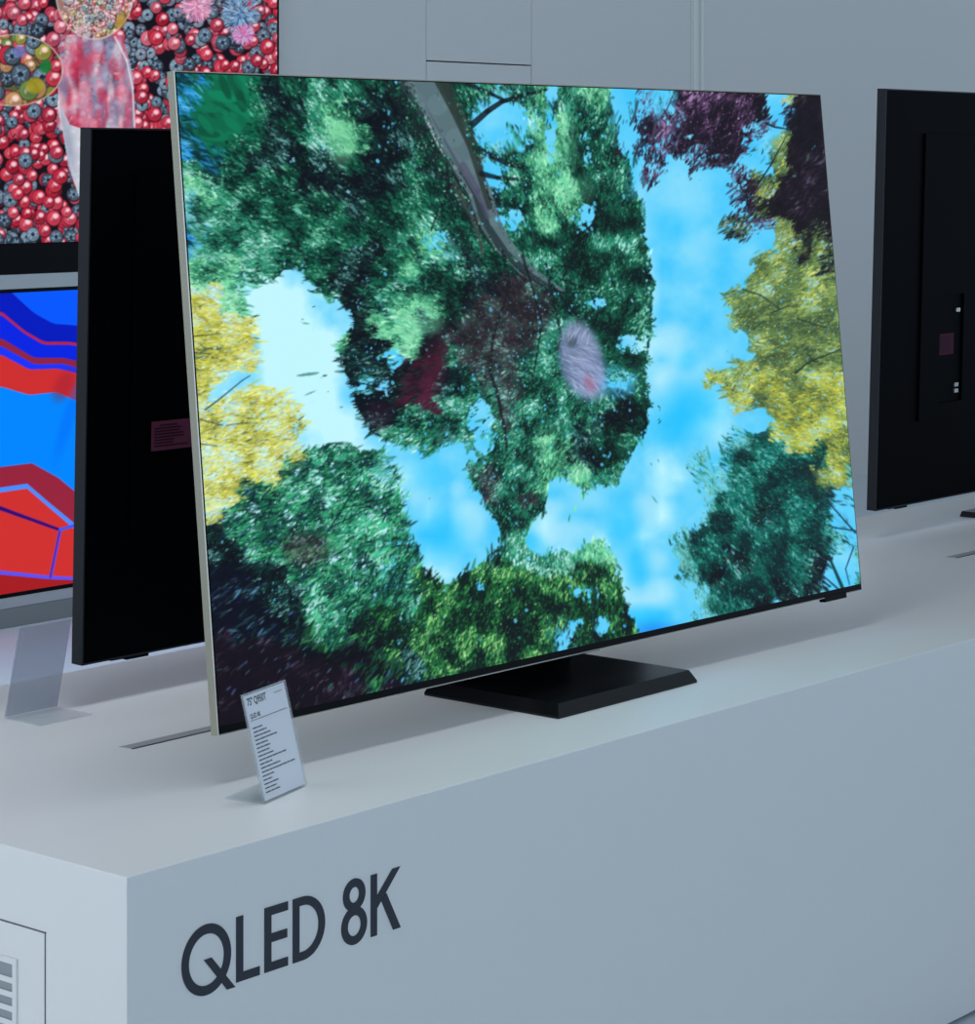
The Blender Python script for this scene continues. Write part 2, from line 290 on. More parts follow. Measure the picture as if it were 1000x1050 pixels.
def paint_berries(S=1.5,seed=3):
    """berries picture; drawn in camera image pixels, x -230..290, y -150..260"""
    rng=np.random.default_rng(seed); W,H=int(520*S),int(410*S)
    img=np.zeros((H,W,3)); img[:]=(14,12,22)
    X=lambda x:(x+230)*S
    Y=lambda y:(y+150)*S
    hue=fbm(rng,H,W,40*S,3)
    def berry(x,y,r,kind,pale=0.):
        if kind=='r': c=np.array([(188,28,52),(205,40,62),(170,22,48),(214,62,84)][int(rng.random()*4)],float); d=(44,4,18); hl=(255,220,230)
        elif kind=='b': c=np.array([(62,80,100),(40,52,68),(112,138,156),(84,108,128)][int(rng.random()*4)],float); d=(8,12,24); hl=(190,222,240)
        elif kind=='o': c=np.array([(150,150,50),(190,140,90),(205,90,70),(90,130,60)][int(rng.random()*4)],float); d=(60,50,30); hl=(255,225,215)
        else: c=np.array([(225,130,150),(215,170,185),(200,205,215),(190,80,100)][int(rng.random()*4)],float); d=(150,70,95); hl=(255,235,240)
        c=c+(np.array([225,190,205.])-c)*pale
        sx=.92+.1*rng.random(); blob(img,X(x)+.5,Y(y)+.5,r*S*1.08*sx,r*S*1.12,d,.95,0,.25); blob(img,X(x),Y(y),r*S*sx*.98,r*S,c,1,0,.3)
        blob(img,X(x+r*.15),Y(y+r*.25),r*S*.75,r*S*.6,c*.72,.6,0,1.); 
        if kind!='b' : blob(img,X(x+r*.22),Y(y-r*.28),r*S*.40,r*S*.36,hl,.9,0,1.); blob(img,X(x-r*.3),Y(y+r*.1),r*S*.16,r*S*.26,hl,.4,0,1.)
        else:
            blob(img,X(x),Y(y-r*.05),r*S*.5,r*S*.5,(120,165,190),.55,0,.8); blob(img,X(x),Y(y),r*S*.3,r*S*.3,(16,22,38),.9,0,.5)
            for k in range(5):
                a=k*1.256+rng.random(); stamp(img,X(x+r*.5*math.cos(a)),Y(y+r*.5*math.sin(a)),a,r*.6*S,1.2*S,np.array((150,190,215.)),.7)
    for k in range(3900):
        x=-235+530*rng.random(); y=-155+420*rng.random(); f=hue[min(H-1,max(0,int(Y(y)))),min(W-1,max(0,int(X(x))))]
        berry(x,y,5.2+2.4*rng.random(),'r' if rng.random()<.62+(f-.5)*1.6 else 'b',.4*rng.random() if y<60 else .16*rng.random())
    for k in range(160):
        x=-235+530*rng.random(); y=-155+420*rng.random(); stamp(img,X(x),Y(y),rng.random()*3.1,4*S,1.2*S,np.array((10,10,20.)),.8)
    # glass column of blurred fruit below the round bowl
    def clip_blend(pts,fn,al):
        m=polymask(H,W,[(X(a),Y(b)) for a,b in pts]); old=img.copy(); fn(); img[:]=np.where(m[...,None],old+(img-old)*al,old)
    def column():
        img[:]=img*.6+np.array((196,120,150.))*.4
        for k in range(170):
            x=60+82*rng.random(); y=34+100*rng.random(); c=[(190,50,84),(225,150,175),(170,175,205),(120,130,165),(205,90,120),(235,205,215)][int(rng.random()*6)]
            blob(img,X(x),Y(y),(3+4*rng.random())*S,(6+9*rng.random())*S,c,.75,0,1.)
    clip_blend([(62,36),(126,36),(137,80),(138,134),(58,134),(60,90)],column,.85)
    for pts,w_ in (([(118,38),(130,62),(136,90),(138,130)],2.2),([(60,104),(62,120),(68,150),(76,180)],1.6)):
        line(img,[(X(a),Y(b)) for a,b in pts],w_*S,w_*S,(222,226,235),.7)
    def cone():
        img[:]=(206,220,232)
        blob(img,X(64),Y(140),10*S,40*S,(150,170,190),.8,-.2,1.2)
    clip_blend([(60,104),(72,128),(90,134),(140,134),(170,180),(120,240),(86,215),(70,170)],cone,.9)
    def drum(cx,cy,rx,ry,kinds,rr,n,rim,tint):
        m=np.hypot((np.arange(W)[None,:]-X(cx))/(rx*S),(np.arange(H)[:,None]-Y(cy))/(ry*S)); old=img.copy()
        img[:]=tint
        for k in range(n):
            a=rng.random()*6.28; r=rng.random()**.5; berry(cx+rx*r*math.cos(a),cy+ry*r*math.sin(a),rr*(.7+.6*rng.random()),kinds[int(rng.random()*len(kinds))],.1)
        img[:]=np.where((m<1)[...,None],img,old)
        k=np.clip(1-np.abs(m-1)*rx*S/(1.3*S),0,1)[...,None]*.85; img[:]=img+k*(np.array(rim,float)-img)
    drum(14,72,50,36.5,'orobo',8,90,(205,196,180),(92,92,60))
    blob(img,X(47),Y(68),6*S,7*S,(20,120,50),.9,0,.5); blob(img,X(20),Y(53),7*S,6*S,(110,120,190),.8,0,.6); blob(img,X(36),Y(88),9*S,8*S,(150,140,30),.9,0,.5)
    drum(97,-10,40,50,'wwrob',4,420,(215,200,196),(150,120,110))
    for k in range(900):
        a=rng.random()*6.28; r=rng.random()**.5; stamp(img,X(93+30*r*math.cos(a)),Y(2+34*r*math.sin(a)),rng.random()*3.1,3*S,1.1*S,np.array([(235,190,195),(150,110,110),(200,225,225),(120,140,110)][int(rng.random()*4)],float),.8)
    blob(img,X(124),Y(20),5*S,8*S,(170,130,40),.8,.2,.8)
    # thistle heads
    for cx,cy,rx,ry,cs in ((247,14,17,24,((110,160,205),(60,95,145),(170,205,230))),(202,6,16,16,((225,150,190),(190,100,150),(245,205,220))),(250,36,10,9,((215,120,180),(170,80,140),(190,190,225)))):
        for k in range(420):
            a=rng.random()*6.28; r=rng.random()**.6; stamp(img,X(cx+rx*r*math.cos(a)),Y(cy+ry*r*math.sin(a)),a,5*S,1.1*S,np.array(cs[int(rng.random()*3)],float),.75)
    return np.clip(img,0,255)
def paint_bands(S=2.):
    """blue and red bands; laid out in pixels of the camera image, x -130..290, y 280..640"""
    W,H=int(420*S),int(360*S); img=np.zeros((H,W,3))
    xx=np.arange(W)/S-130; yy=(np.arange(H)/S+280)[:,None]
    xm=np.abs(xx)
    def f(*p):
        a=np.array(p,float); b=np.interp(xm,a[:,0],a[:,1]); ext=np.where(xm>a[-1,0],(xm-a[-1,0])*.16*np.sin(xm*.03),0); b=b-ext
        k=9; return np.convolve(np.pad(b,k,'edge'),np.ones(2*k+1)/(2*k+1),'valid')
    def g(*p):
        a=np.array(p,float); return np.interp(xm,a[:,0],a[:,1])-np.maximum(0,xm-a[-1,0])*.12
    img[:]=(0,88,255)
    def below(fn,c): 
        k=np.clip((yy-fn[None,:])*S+.5,0,1)[...,None]; img[:]=img+k*(np.array(c,float)-img)
    below(f((0,286),(12,300),(35,321),(55,332),(83,334)),(0,24,190))
    below(f((0,318),(25,339),(45,350.5),(72,350.5),(83,352.5)),(178,36,70))
    below(f((0,321.5),(25,342),(45,353.5),(72,353.5),(83,355.5)),(4,36,226))
    below(f((0,346),(35,367),(65,367),(83,371)),(142,34,66))
    below(f((0,354),(35,373.5),(65,373),(83,378)),(24,52,250))
    below(f((0,363),(30,379),(60,378),(83,384)),(206,46,46))
    below(f((0,396),(30,405),(58,402),(83,413)),(0,134,255))
    below(g((0,479),(33,475),(60,490),(83,509)),(150,36,60))
    below(g((0,500),(28,496),(50,515),(83,542)),(70,140,255))
    below(g((0,505),(28,501),(50,520),(83,548)),(208,48,46))
    below(g((0,585),(52,590.5),(83,592)),(84,84,250))
    below(g((0,589),(52,594),(83,595)),(166,28,32))
    X=lambda x:(x+130)*S
    Y=lambda y:(y-280)*S
    for sg in (1,-1):
        line(img,[(X(sg*0),Y(521)),(X(sg*62),Y(543.5))],4.2*S,3*S,(42,10,120)); line(img,[(X(sg*62),Y(543)),(X(sg*52),Y(592))],3.4*S,3.4*S,(96,70,215)); line(img,[(X(sg*61.5),Y(543)),(X(sg*51.5),Y(592))],1*S,1*S,(60,20,120)); line(img,[(X(sg*62),Y(543)),(X(sg*90),Y(535))],3*S,3*S,(50,90,240))
    blob(img,X(66),Y(395),9*S,16*S,(160,30,50),.5,.5,1.2); blob(img,X(70),Y(430),6*S,40*S,(0,108,250),.5,.3,1.3)
    return np.clip(img,0,255)
# ------------------------------------------------------------------ scene
import bpy, bmesh
from mathutils import Vector
PZ=.704                                   # plinth top above the floor
C=bpy.context.scene.collection
sc=bpy.context.scene
def lin(c):
    c=np.asarray(c,float)/255.
    return np.where(c<=.04045,c/12.92,((c+.055)/1.055)**2.4)
def mat(name,col,rough=.5,metal=0.,spec=.5,bump=0.,bscale=200.,coat=0.,var=0.):
    m=bpy.data.materials.new(name); m.use_nodes=True; nt=m.node_tree; b=nt.nodes['Principled BSDF']
    b.inputs['Roughness'].default_value=rough; b.inputs['Metallic'].default_value=metal; b.inputs['Specular IOR Level'].default_value=spec
    b.inputs['Coat Weight'].default_value=coat
    tc=nt.nodes.new('ShaderNodeTexCoord'); n=nt.nodes.new('ShaderNodeTexNoise'); n.inputs['Scale'].default_value=bscale; n.inputs['Detail'].default_value=3
    nt.links.new(tc.outputs['Object'],n.inputs['Vector'])
    cr=nt.nodes.new('ShaderNodeMix'); cr.data_type='RGBA'
    a=[x*(1-var) for x in col]+[1]; c=[min(1,x*(1+var)) for x in col]+[1]
    cr.inputs[6].default_value=a; cr.inputs[7].default_value=c
    nt.links.new(n.outputs['Fac'],cr.inputs[0]); nt.links.new(cr.outputs[2],b.inputs['Base Color'])
    if bump:
        bp=nt.nodes.new('ShaderNodeBump'); bp.inputs['Strength'].default_value=bump; bp.inputs['Distance'].default_value=.001
        nt.links.new(n.outputs['Fac'],bp.inputs['Height']); nt.links.new(bp.outputs['Normal'],b.inputs['Normal'])
    return m
def screen_mat(name,strength=1.,rough=.12):
    m=bpy.data.materials.new(name); m.use_nodes=True; nt=m.node_tree; b=nt.nodes['Principled BSDF']
    at=nt.nodes.new('ShaderNodeAttribute'); at.attribute_name='picture'
    b.inputs['Base Color'].default_value=(.002,.002,.003,1); b.inputs['Roughness'].default_value=rough; b.inputs['Specular IOR Level'].default_value=.04
    nt.links.new(at.outputs['Color'],b.inputs['Emission Color']); b.inputs['Emission Strength'].default_value=strength
    return m
def acrylic(name,tint,fac,col):
    m=bpy.data.materials.new(name); m.use_nodes=True; nt=m.node_tree; b=nt.nodes['Principled BSDF']
    b.inputs['Base Color'].default_value=(*col,1); b.inputs['Roughness'].default_value=.08
    t=nt.nodes.new('ShaderNodeBsdfTransparent'); t.inputs[0].default_value=(*tint,1)
    mx=nt.nodes.new('ShaderNodeMixShader'); mx.inputs[0].default_value=fac
    nt.links.new(t.outputs[0],mx.inputs[1]); nt.links.new(b.outputs[0],mx.inputs[2]); nt.links.new(mx.outputs[0],nt.nodes['Material Output'].inputs['Surface'])
    return m
M=dict(
 plinth=mat('white laminate',(.80,.80,.80),.42,spec=.3,bscale=60,var=.006),
 wall=mat('white wall paint',(.57,.57,.565),.6,spec=.25,bscale=40,var=.01,bump=.05),
 gap=mat('shadow gap',(.10,.11,.12),.8,spec=.1),
 trim=mat('wall trim paint',(.62,.63,.61),.35),
 floor=mat('pale blue grey floor',(.67,.735,.785),.5,spec=.2,bscale=8,var=.015),
 silver=mat('champagne metal',(.35,.33,.26),.42,metal=.55,spec=.5,bscale=900,var=.05),
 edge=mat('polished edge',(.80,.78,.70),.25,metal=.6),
 black=mat('black back plastic',(.0010,.0013,.0024),.5,spec=.02,bscale=400,var=.1),
 bezel=mat('black bezel glass',(.003,.003,.0045),.3,spec=.06),
 stand=mat('black brushed stand',(.005,.005,.0065),.26,spec=.22,bscale=300,var=.1),
 dark=mat('dark grey metal side',(.017,.018,.023),.5,spec=.22,metal=.1,bscale=500,var=.05),
 letter=mat('charcoal vinyl',(.030,.036,.050),.5,spec=.3),
 dimpink=mat('dull pink lit sticker paper',(.052,.006,.026),.6,spec=.1,bscale=90,var=.1),  # dimmer pink light put into the colour of the recess sticker
 pink=mat('pink lit sticker paper',(.125,.028,.065),.6,spec=.15,bscale=90,var=.1),  # pink light on a white label, put into its base colour
 pinkdark=mat('sticker print',(.03,.008,.018),.6,spec=.1),
 chrome=mat('connector metal',(.55,.55,.52),.25,metal=.9),
 alu=mat('satin aluminium',(.42,.44,.46),.4,metal=.35),
 grey=mat('dark grey rail paint',(.20,.215,.225),.55),
 card=mat('printed card',(.70,.73,.80),.45,spec=.4),
 ink=mat('black print',(.02,.022,.03),.6),
 inkmid=mat('faded print',(.075,.085,.11),.6),
 inkgrey=mat('grey print',(.28,.30,.34),.6),
 clear=acrylic('clear acrylic',(.93,.95,.96),.18,(.75,.78,.8)),
 smoke=acrylic('frosted acrylic pocket',(.86,.88,.93),.42,(.50,.53,.60)),
 slot=mat('cable slot metal',(.50,.51,.53),.4,metal=.3),
 vent=mat('vent paint',(.78,.79,.80),.4),
 ventdark=mat('vent recess',(.30,.33,.35),.7),
 picture=screen_mat('lit screen'),
)
class MB:
    def __init__(s,mp=None): s.v=[];s.f=[];s.mp=mp or (lambda a,b,c:(a,b,c))
    def pt(s,p): s.v.append(s.mp(*p)); return len(s.v)-1
    def hexa(s,b,t):
        i=[s.pt(p) for p in b]+[s.pt(p) for p in t]
        s.f+= [[i[3],i[2],i[1],i[0]],[i[4],i[5],i[6],i[7]]]+[[i[k],i[(k+1)%4],i[4+(k+1)%4],i[4+k]] for k in range(4)]; return s
    def box(s,x0,x1,y0,y1,z0,z1):
        return s.hexa([(x0,y0,z0),(x1,y0,z0),(x1,y1,z0),(x0,y1,z0)],[(x0,y0,z1),(x1,y0,z1),(x1,y1,z1),(x0,y1,z1)])
    def prism(s,poly,d0,d1):        # polygon in the first two coordinates, depth in the third
        a=[s.pt((x,y,d0)) for x,y in poly]; b=[s.pt((x,y,d1)) for x,y in poly]; n=len(poly)
        s.f+=[a[::-1],b]+[[a[k],a[(k+1)%n],b[(k+1)%n],b[k]] for k in range(n)]; return s
    def ring(s,cx,cy,ro,ri,d0,d1,a0=0.,a1=2*math.pi,n=56):
        full=abs(a1-a0)>6.28; m=n if full else n+1
        I=[]
        for k in range(m):
            a=a0+(a1-a0)*k/n; c,q=math.cos(a),math.sin(a)
            I.append([s.pt((cx+r[0]*c,cy+r[1]*q,d)) for r,d in ((ri,d0),(ro,d0),(ro,d1),(ri,d1))])
        for k in range(n if full else n):
            A=I[k];B=I[(k+1)%m]
            for j in range(4): s.f.append([A[j],B[j],B[(j+1)%4],A[(j+1)%4]])
        if not full: s.f+=[I[0],I[-1][::-1]]
        return s
    def text(s,body,size,x,y,d,sx=1.):
        cu=bpy.data.curves.new('text','FONT'); cu.body=body; cu.size=size; cu.offset=size*.022; cu.fill_mode='BOTH' if hasattr(cu,'fill_mode') else cu.fill_mode
        ob=bpy.data.objects.new('text',cu); C.objects.link(ob); bpy.context.view_layer.update()
        me=ob.evaluated_get(bpy.context.evaluated_depsgraph_get()).to_mesh()
        k=len(s.v)
        for v in me.vertices: s.pt((x+v.co.x*sx,y+v.co.y,d))
        for p in me.polygons: s.f.append([k+i for i in p.vertices])
        bpy.data.objects.remove(ob); bpy.data.curves.remove(cu); return s
    def build(s,name,m,parent=None,bevel=0.,seg=2,smooth=False):
        o0=Vector(parent['_o']) if parent else Vector((0,0,0))
        me=bpy.data.meshes.new(name); me.from_pydata([Vector(v)-o0 for v in s.v],[],s.f)
        bm=bmesh.new(); bm.from_mesh(me); bmesh.ops.recalc_face_normals(bm,faces=bm.faces)
        if bevel: bmesh.ops.bevel(bm,geom=[e for e in bm.edges],offset=bevel,segments=seg,affect='EDGES',profile=.5)
        bm.to_mesh(me); bm.free(); me.materials.append(m)
        ob=bpy.data.objects.new(name,me); C.objects.link(ob)
        if parent: ob.parent=parent; ob['_o']=tuple(o0)
        else: ob['_o']=(0,0,0)
        return ob
def root(name,loc,label,cat,group=None):
    o=bpy.data.objects.new(name,None); C.objects.link(o); o.location=loc; o['_o']=tuple(loc); o.empty_display_size=.1
    o['label']=label; o['category']=cat
    if group: o['group']=group
    return o
def tag(o,label,cat,group=None):
    o['label']=label; o['category']=cat
    if group: o['group']=group
    return o
def structure(o): o['kind']='structure'; return o
def homography(src,dst):
    A=[];b=[]
    for (x,y),(u,v) in zip(src,dst):
        A+=[[x,y,1,0,0,0,-u*x,-u*y],[0,0,0,x,y,1,-v*x,-v*y]]; b+=[u,v]
    return np.append(np.linalg.solve(np.array(A),np.array(b)),1).reshape(3,3)
def picture(name,m,parent,mp,u0,u1,v0,v1,n,nu,nv,img,corners,org,S):
    """flat lit display: a fine grid whose picture is kept as one colour per grid point"""
    Hm=homography([(0,0),(1,0),(1,1),(0,1)],corners)      # display corners as camera image pixels; colours mapped through the camera's view
    s=np.linspace(0,1,nu+1); t=np.linspace(0,1,nv+1); ss,tt=np.meshgrid(s,t)
    q=np.einsum('ij,jkl->ikl',Hm,np.stack([ss,tt,np.ones_like(ss)])); px=(q[0]/q[2]-org[0])*S; py=(q[1]/q[2]-org[1])*S
    h,w=img.shape[:2]; px=np.clip(px,0,w-1.01); py=np.clip(py,0,h-1.01); xi=px.astype(int); yi=py.astype(int); fx=(px-xi)[...,None]; fy=(py-yi)[...,None]
    L=lin(img)
    col=(L[yi,xi]*(1-fx)+L[yi,xi+1]*fx)*(1-fy)+(L[yi+1,xi]*(1-fx)+L[yi+1,xi+1]*fx)*fy
    o0=np.array(parent['_o']); P00,P10,P01=[np.array(mp(*a,n)) for a in ((u0,v0),(u1,v0),(u0,v1))]
    co=P00-o0+ss[...,None]*(P10-P00)+tt[...,None]*(P01-P00)
    me=bpy.data.meshes.new(name); N=(nu+1)*(nv+1); F=nu*nv
    me.vertices.add(N); me.vertices.foreach_set('co',co.reshape(-1).astype(np.float32))
    k=np.arange(N).reshape(nv+1,nu+1); qd=np.stack([k[:-1,:-1],k[:-1,1:],k[1:,1:],k[1:,:-1]],-1).reshape(-1)
    me.loops.add(F*4); me.loops.foreach_set('vertex_index',qd.astype(np.int32)); me.polygons.add(F); me.polygons.foreach_set('loop_start',(np.arange(F)*4).astype(np.int32))
    me.update(calc_edges=True)
    at=me.color_attributes.new('picture','FLOAT_COLOR','POINT'); at.data.foreach_set('color',np.concatenate([col,np.ones(col.shape[:2]+(1,))],-1).reshape(-1).astype(np.float32))
    me.materials.append(m); ob=bpy.data.objects.new(name,me); C.objects.link(ob); ob.parent=parent; ob['_o']=tuple(o0); return ob
def plane_map(BL,psi,tilt):
    BL=np.array(BL,float); U=np.array([math.cos(psi),math.sin(psi),0]); n=np.array([-math.sin(psi),math.cos(psi),0])
    V=np.array([0,0,math.cos(tilt)])+n*math.sin(tilt); N=n*math.cos(tilt)-np.array([0,0,math.sin(tilt)])
    return lambda u,v,d=0.: tuple(BL+U*u+V*v+N*d)

# ------------------------------------------------------------------ setting
structure(MB().box(-4,14,-4.5,4.72,-.05,0).build('floor',M['floor']))
w=MB(); Yw=4.60
for x0,x1,z0,z1 in ((-2,5.7385,0,3.3),(5.7415,6.4225,2.0195,3.3),(6.4255,7.60,0,3.3),(7.69,13,0,3.3)): w.box(x0,x1,Yw,Yw+.05,z0,z1)
structure(w.build('wall_back',M['wall']))
structure(MB().box(-2,13,Yw+.035,Yw+.11,0,3.3).build('wall_backing',M['gap'])).name='wall_core'
structure(MB().box(5.743,6.421,Yw,Yw+.05,.006,2.0135).build('door_1',M['wall']))
structure(MB().box(7.601,7.689,Yw-.004,Yw+.045,0,3.3).box(7.664,7.680,Yw-.016,Yw,0,3.3).box(7.612,7.622,Yw-.009,Yw,0,3.3).build('trim_1',M['trim'],bevel=.002))

# ------------------------------------------------------------------ display plinth
pl=root('display_plinth',(2.6,.525,0),'long white display plinth with charcoal lettering on its front face','plinth')
MB().box(0,5.25,0,1.05,.008,PZ).build('body',M['plinth'],pl,bevel=.0012)
MB().box(.012,5.238,.012,1.038,0,.0085).build('kick_strip',M['gap'],pl)
front=lambda x,z,d: (x,-d,z+PZ)
b0,b1,st,D0,D1=-.1766,-.0915,.0124,.0001,.0012
cz=(b0+b1)/2; hz=(b1-b0)/2
def letter(mb): return mb.build('letter',M['letter'],pl)
q=MB(front); q.ring(.1355,cz,(.0435,hz+.003),(.0435-st,hz+.003-st),D0,D1); q.prism([(.131,-.1335),(.1445,-.1335),(.1865,-.1815),(.172,-.1815)],D0,D1+.00005); letter(q)
q=MB(front); q.prism([(.1885,b0),(.2311,b0),(.2311,b0+st*.93),(.1885+st,b0+st*.93),(.1885+st,b1),(.1885,b1)],D0,D1); letter(q)
q=MB(front); e0,e1=.2401,.2837; t=st*.93
q.prism([(e0,b0),(e1,b0),(e1,b0+t),(e0+st,b0+t),(e0+st,cz-t/2+.001),(e1-.0015,cz-t/2+.001),(e1-.0015,cz+t/2+.001),(e0+st,cz+t/2+.001),(e0+st,b1-t),(e1,b1-t),(e1,b1),(e0,b1)],D0,D1); letter(q)
q=MB(front); d0,d1=.2929,.3546; o=[(d0,b0)]; rx=d1-d0-.019
o+= [(d0+.019+rx*math.cos(a),cz+hz*math.sin(a)) for a in np.linspace(-math.pi/2,math.pi/2,33)]+[(d0,b1)]
i_=[(d0+st,b0+t)]+[(d0+.019+(rx-st)*math.cos(a),cz+(hz-t)*math.sin(a)) for a in np.linspace(-math.pi/2,math.pi/2,33)]+[(d0+st,b1-t)]
n=len(o)
A=[[q.pt((x,y,d)) for x,y in pp] for pp in (o,i_) for d in (D0,D1)]
for k in range(n):
    j=(k+1)%n
    q.f+=[[A[1][k],A[1][j],A[3][j],A[3][k]],[A[0][k],A[2][k],A[2][j],A[0][j]],[A[0][k],A[0][j],A[1][j],A[1][k]],[A[2][k],A[3][k],A[3][j],A[2][j]]]
letter(q)
q=MB(front); q.ring(.4122,b0+.0255-.002,(.0255,.0255+.0005),(.0255-st,.0255-t),D0,D1); q.ring(.4122,b1-.0215+.002,(.0222,.0222),(.0222-st,.0222-t),D0+.00002,D1+.00004); letter(q)
q=MB(front); k0,k1=.4455,.5054
q.box(k0,k0+st,b0,b1,D0,D1); q.prism([(k0+st*.4,cz-.013),(k0+st*.4,cz+.004),(k1-.016,b1),(k1,b1)],D0+.00002,D1+.00004)
q.prism([(k0+.021,cz+.0035),(k0+.0315,cz+.0115),(k1+.001,b0),(k1-.0145,b0)],D0+.00004,D1+.00008); letter(q)
# access panel with a louvred vent in the end face (x = 0)
side=lambda y,z,d: (-d,y,z+PZ)
ap=MB(side).box(.1555,.92,-.62,-.0995,.0,.0018); ap=ap.build('access_panel',M['plinth'],pl,bevel=.0004)
g=MB(side)
for y0,y1,z0,z1 in ((.1545,.1555,-.622,-.0978),(.92,.922,-.622,-.0978),(.1535,.922,-.0992,-.0978),(.1535,.922,-.622,-.6205)): g.box(y0,y1,z0,z1,.0001,.0008)
g.build('panel_gap',M['gap'],pl)
vf=MB(side)
vy0,vy1,vz0,vz1=.2075,.87,-.47,-.1425
vf.box(vy0,vy1,vz1-.008,vz1,.0018,.005); vf.box(vy0,vy1,vz0,vz0+.008,.0018,.005); vf.box(vy0,vy0+.008,vz0+.0081,vz1-.0081,.0018,.005); vf.box(vy1-.008,vy1,vz0+.0081,vz1-.0081,.0018,.005)
vent=vf.build('vent_grille',M['vent'],ap)
MB(side).box(vy0+.004,vy1-.004,vz0+.004,vz1-.004,.0018,.0024).build('vent_recess',M['ventdark'],ap)
sl=MB(side); z=vz1-.0215
while z>vz0+.012:
    sl.hexa([(vy0+.0081,z-.0075,.0026),(vy1-.0081,z-.0075,.0026),(vy1-.0081,z-.006,.0026),(vy0+.0081,z-.006,.0026)],[(vy0+.0081,z-.0115,.0048),(vy1-.0081,z-.0115,.0048),(vy1-.0081,z-.004,.0046),(vy0+.0081,z-.004,.0046)]); z-=.0185
sl.build('vent_slats',M['vent'],ap)
for x0,x1 in ((.472,2.30),(2.9435,4.77)):
    MB().hexa([(x0,.5465,PZ+.0001),(x1,.5465,PZ+.0001),(x1,.523,PZ+.0001),(x0+.004,.523,PZ+.0001)],[(x0,.5465,PZ+.0007),(x1,.5465,PZ+.0007),(x1,.523,PZ+.0007),(x0+.004,.523,PZ+.0007)]).build('cable_slot',M['slot'],pl)
    MB().box(x0+.004,x1,.5195,.5228,PZ+.0001,PZ+.0009).build('slot_lip',M['ink'],pl)

# ------------------------------------------------------------------ the big television
TW,TH=1.673,.958
mp=plane_map((.40485,.25901,PZ+.07),-.018747,.098893)
tv=root('television',(1.247,.30,PZ),'large television in front showing forest treetops, pale metal edge and black stand','television')
f=MB(mp); T=.015
for u0,u1,v0,v1 in ((0,.0016,0,TH),(TW-.0016,TW,0,TH),(.0016,TW-.0016,TH-.0016,TH),(.0016,TW-.0016,0,.0016)): f.box(u0,u1,v0,v1,.0006,T)
f.build('frame',M['silver'],tv)
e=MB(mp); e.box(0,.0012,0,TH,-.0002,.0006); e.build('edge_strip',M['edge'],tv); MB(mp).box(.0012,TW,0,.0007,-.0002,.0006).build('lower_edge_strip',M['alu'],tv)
MB(mp).box(.0016,TW-.0016,.0016,TH-.0016,.0006,.006).build('bezel',M['bezel'],tv)
MB(mp).box(.002,TW-.002,.002,TH-.002,.008,T+.001).build('back_panel',M['black'],tv)
MB(mp).box(1.545,1.618,-.0075,.004,-.0006,.013).build('remote_sensor',M['bezel'],tv,bevel=.0008)
MB(mp).box(.80,.873,-.0016,.0006,.003,.010).build('logo_nub',M['bezel'],tv)
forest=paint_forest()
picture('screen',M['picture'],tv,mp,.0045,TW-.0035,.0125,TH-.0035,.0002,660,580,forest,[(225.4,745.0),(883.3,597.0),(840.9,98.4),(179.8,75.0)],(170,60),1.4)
s=MB(); bx0,bx1,by0,by1=1.057,1.437,.158,.445
s.hexa([(bx0,by0,PZ+.0004),(bx1,by0,PZ+.0004),(bx1,by1,PZ+.0004),(bx0,by1,PZ+.0004)],[(bx0,by0,PZ+.004),(bx1,by0,PZ+.004),(bx1,by1,PZ+.004),(bx0,by1,PZ+.004)])
s.hexa([(bx0,by0,PZ+.004),(bx1,by0,PZ+.004),(bx1,by1,PZ+.004),(bx0,by1,PZ+.004)],[(bx0+.012,by0+.010,PZ+.022),(bx1-.010,by0+.010,PZ+.022),(bx1-.010,by1-.003,PZ+.022),(bx0+.012,by1-.003,PZ+.022)])
s.build('stand_base',M['stand'],tv)
s=MB(lambda y,z,x:(x,y,z+PZ)); s.prism([(.438,.020),(.412,.020),(.398,.05),(.290,.20),(.297,.36),(.318,.36),(.318,.21),(.43,.06)],1.095,1.405); s.build('stand_neck',M['stand'],tv)

